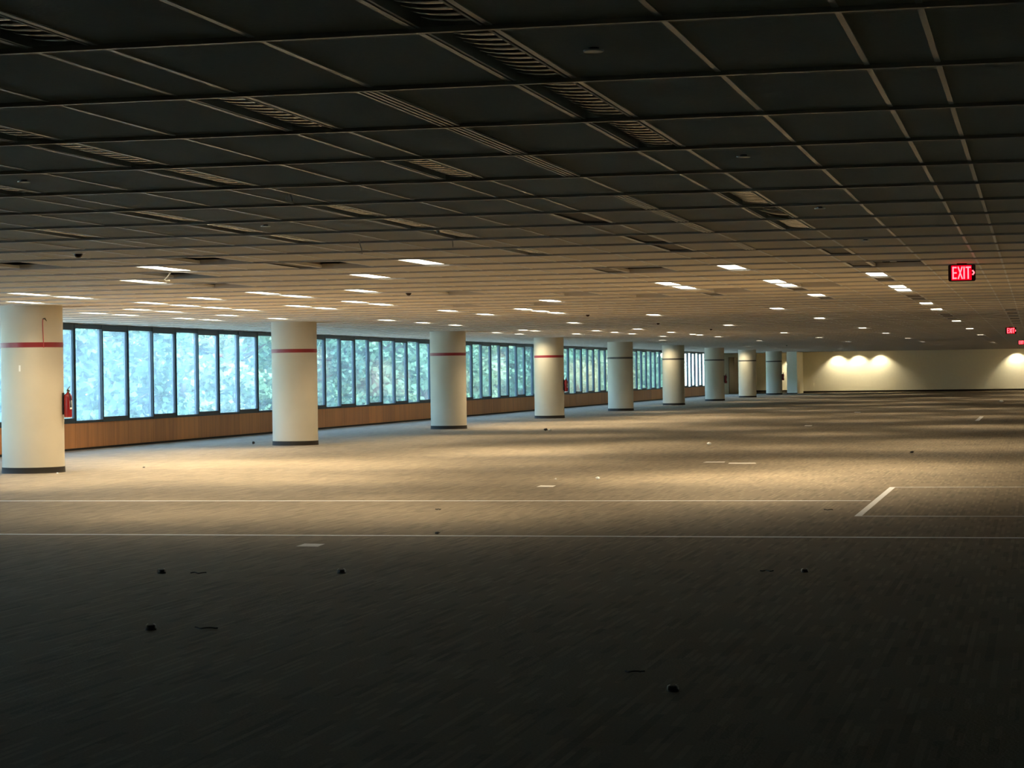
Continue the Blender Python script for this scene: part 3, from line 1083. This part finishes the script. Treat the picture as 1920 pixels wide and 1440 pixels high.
cord(371, 1076, 0.13, 'thin dark cable end right of the left floor outlet')
cord(385, 1180, 0.15, 'thin dark cable end right of the tabbed outlet on the dark left floor')
cord(1190, 1262, 0.10, 'thin dark cable end on the dark lower middle floor')
cord(1438, 1072, 0.10, 'thin dark cable end on the dark right floor')
cord(1553, 957, 0.10, 'thin dark cable end left of the bright tape strip')
cord(822, 956, 0.06, 'tiny dark cable end between the two long tape lines')

# wires hanging from the ceiling
def hang(pxs, r, lb, mat_=None):
    y = ceil_at(*pxs[0]).y
    pts_ = [at_y(x, yy, y) for x, yy in pxs]
    pts_[0].z = max(pts_[0].z, CEIL - 0.002)
    o = MB().tube(pts_, r, 6).build('hanging_wire', mat_ or M['wire'], smooth=True)
    tag(o, lb, 'wire', 'wires hanging from the ceiling')


hang([(544, 364), (546, 368), (548, 373), (548.5, 378)], 0.006, 'short pale wire hanging from the left ceiling, straight one')
hang([(540, 363.5), (537.5, 367), (537, 371), (537.5, 375)], 0.004, 'short pale wire hanging from the left ceiling, curled one')
hang([(673, 449), (675, 458), (678, 468), (679, 476)], 0.005, 'long pale wire hanging from the middle left ceiling')
hang([(821, 431), (821.5, 434), (821, 438)], 0.016, 'short pale tab hanging from the louvred light')
hang([(848, 450), (849, 456), (849, 463)], 0.006, 'pale wire hanging below the third louvred row')
pts_ = [at_y(x, yy, ceil_at(330, 508).y) for x, yy in ((321, 509), (317, 515), (313, 520), (308, 524.5), (312, 527), (318, 526))]
o = MB().tube(pts_, 0.008, 6).build('hanging_wire', M['wire'], smooth=True)
tag(o, 'pale wire loop hanging out of the black ceiling hole', 'wire', 'wires hanging from the ceiling')

# ------------------------------------------------------------------ trees outside
def tree_meshes(seed, leafmat):
    r_ = np.random.default_rng(seed)
    tk = MB().tube([(0, 0, -0.4), (0.05, 0.1, 1.2), (-0.1, 0.05, 3.0), (0.1, -0.1, 5.2), (0.0, 0.0, 7.0)], [0.22, 0.18, 0.14, 0.09, 0.04], 8)
    for b in range(10):
        a = r_.uniform(0, 2 * math.pi)
        z = r_.uniform(0.8, 5.2)
        l = r_.uniform(1.2, 2.4)
        tk.tube([(0, 0, z), (l * 0.5 * math.cos(a), l * 0.5 * math.sin(a), z + 0.5), (l * math.cos(a), l * math.sin(a), z + 1.1)], [0.07, 0.05, 0.02], 5)
    tk = tk.mesh('trunk', M['bark'], True)
    nclump, nleaf = 75, 95
    V, F = [], []
    for c in range(nclump):
        a = r_.uniform(0, 2 * math.pi)
        z = r_.uniform(-0.1, 7.8)
        rad = 2.9 * math.sqrt(max(0.15, 1 - ((z - 3.2) / 5.2) ** 2))
        rr = rad * math.sqrt(r_.uniform(0.15, 1))
        cx_, cy_ = rr * math.cos(a), rr * math.sin(a)
        s = r_.uniform(0.5, 0.95)
        pos = r_.normal(0, 0.45, (nleaf, 3)) * s + (cx_, cy_, z)
        for p in pos:
            t = r_.normal(0, 1, 3)
            t /= np.linalg.norm(t)
            n_ = np.cross(t, r_.normal(0, 1, 3))
            n_ /= np.linalg.norm(n_)
            L_ = r_.uniform(0.26, 0.46)
            w_ = L_ * 0.32
            i0 = len(V)
            V += [tuple(p - t * L_ / 2), tuple(p + n_ * w_), tuple(p + t * L_ / 2), tuple(p - n_ * w_)]
            F.append((i0, i0 + 1, i0 + 2, i0 + 3))
    mb = MB()
    mb.v, mb.f = V, F
    return tk, mb.mesh('foliage', leafmat)


TM = [tree_meshes(11 + s, M['leaves'][s]) for s in range(3)]
names = ['mid green', 'pale green', 'deep green']
ti = 0
cnt = {}
for row, (xr, y0, y1, step, sc_) in enumerate(((-31.5, 28, 190, 7.4, 0.92), (-41.0, 76, 240, 10.4, 1.15))):
    y = y0
    while y < y1:
        v = int(rng.integers(0, 3))
        x = xr + rng.uniform(-1.3, 1.3)
        g = gap_of((project((x, y, 1.5)) or (-9999,))[0])
        cnt[(row, g)] = cnt.get((row, g), 0) + 1
        where = 'left of the nearest column' if g == 0 else f'right of the {ORD[g-1]} column'
        lb = f'{names[v]} leafy tree outside, {"front" if row == 0 else "rear"} row, {ORD[cnt[(row, g)]-1]} {where}'
        t = thing('leafy_tree', lb, 'tree', (x, y, -0.35), (0, 0, rng.uniform(0, 6.28)), group='trees outside the windows')
        s = sc_ * rng.uniform(0.9, 1.15)
        t.scale = (s, s, s * 0.85)
        obj('trunk', TM[v][0], t)
        obj('foliage', TM[v][1], t)
        y += step * rng.uniform(0.93, 1.07)
print('lit', len(LIT), 'tiles', len(tiles), 'bars', len(bars))
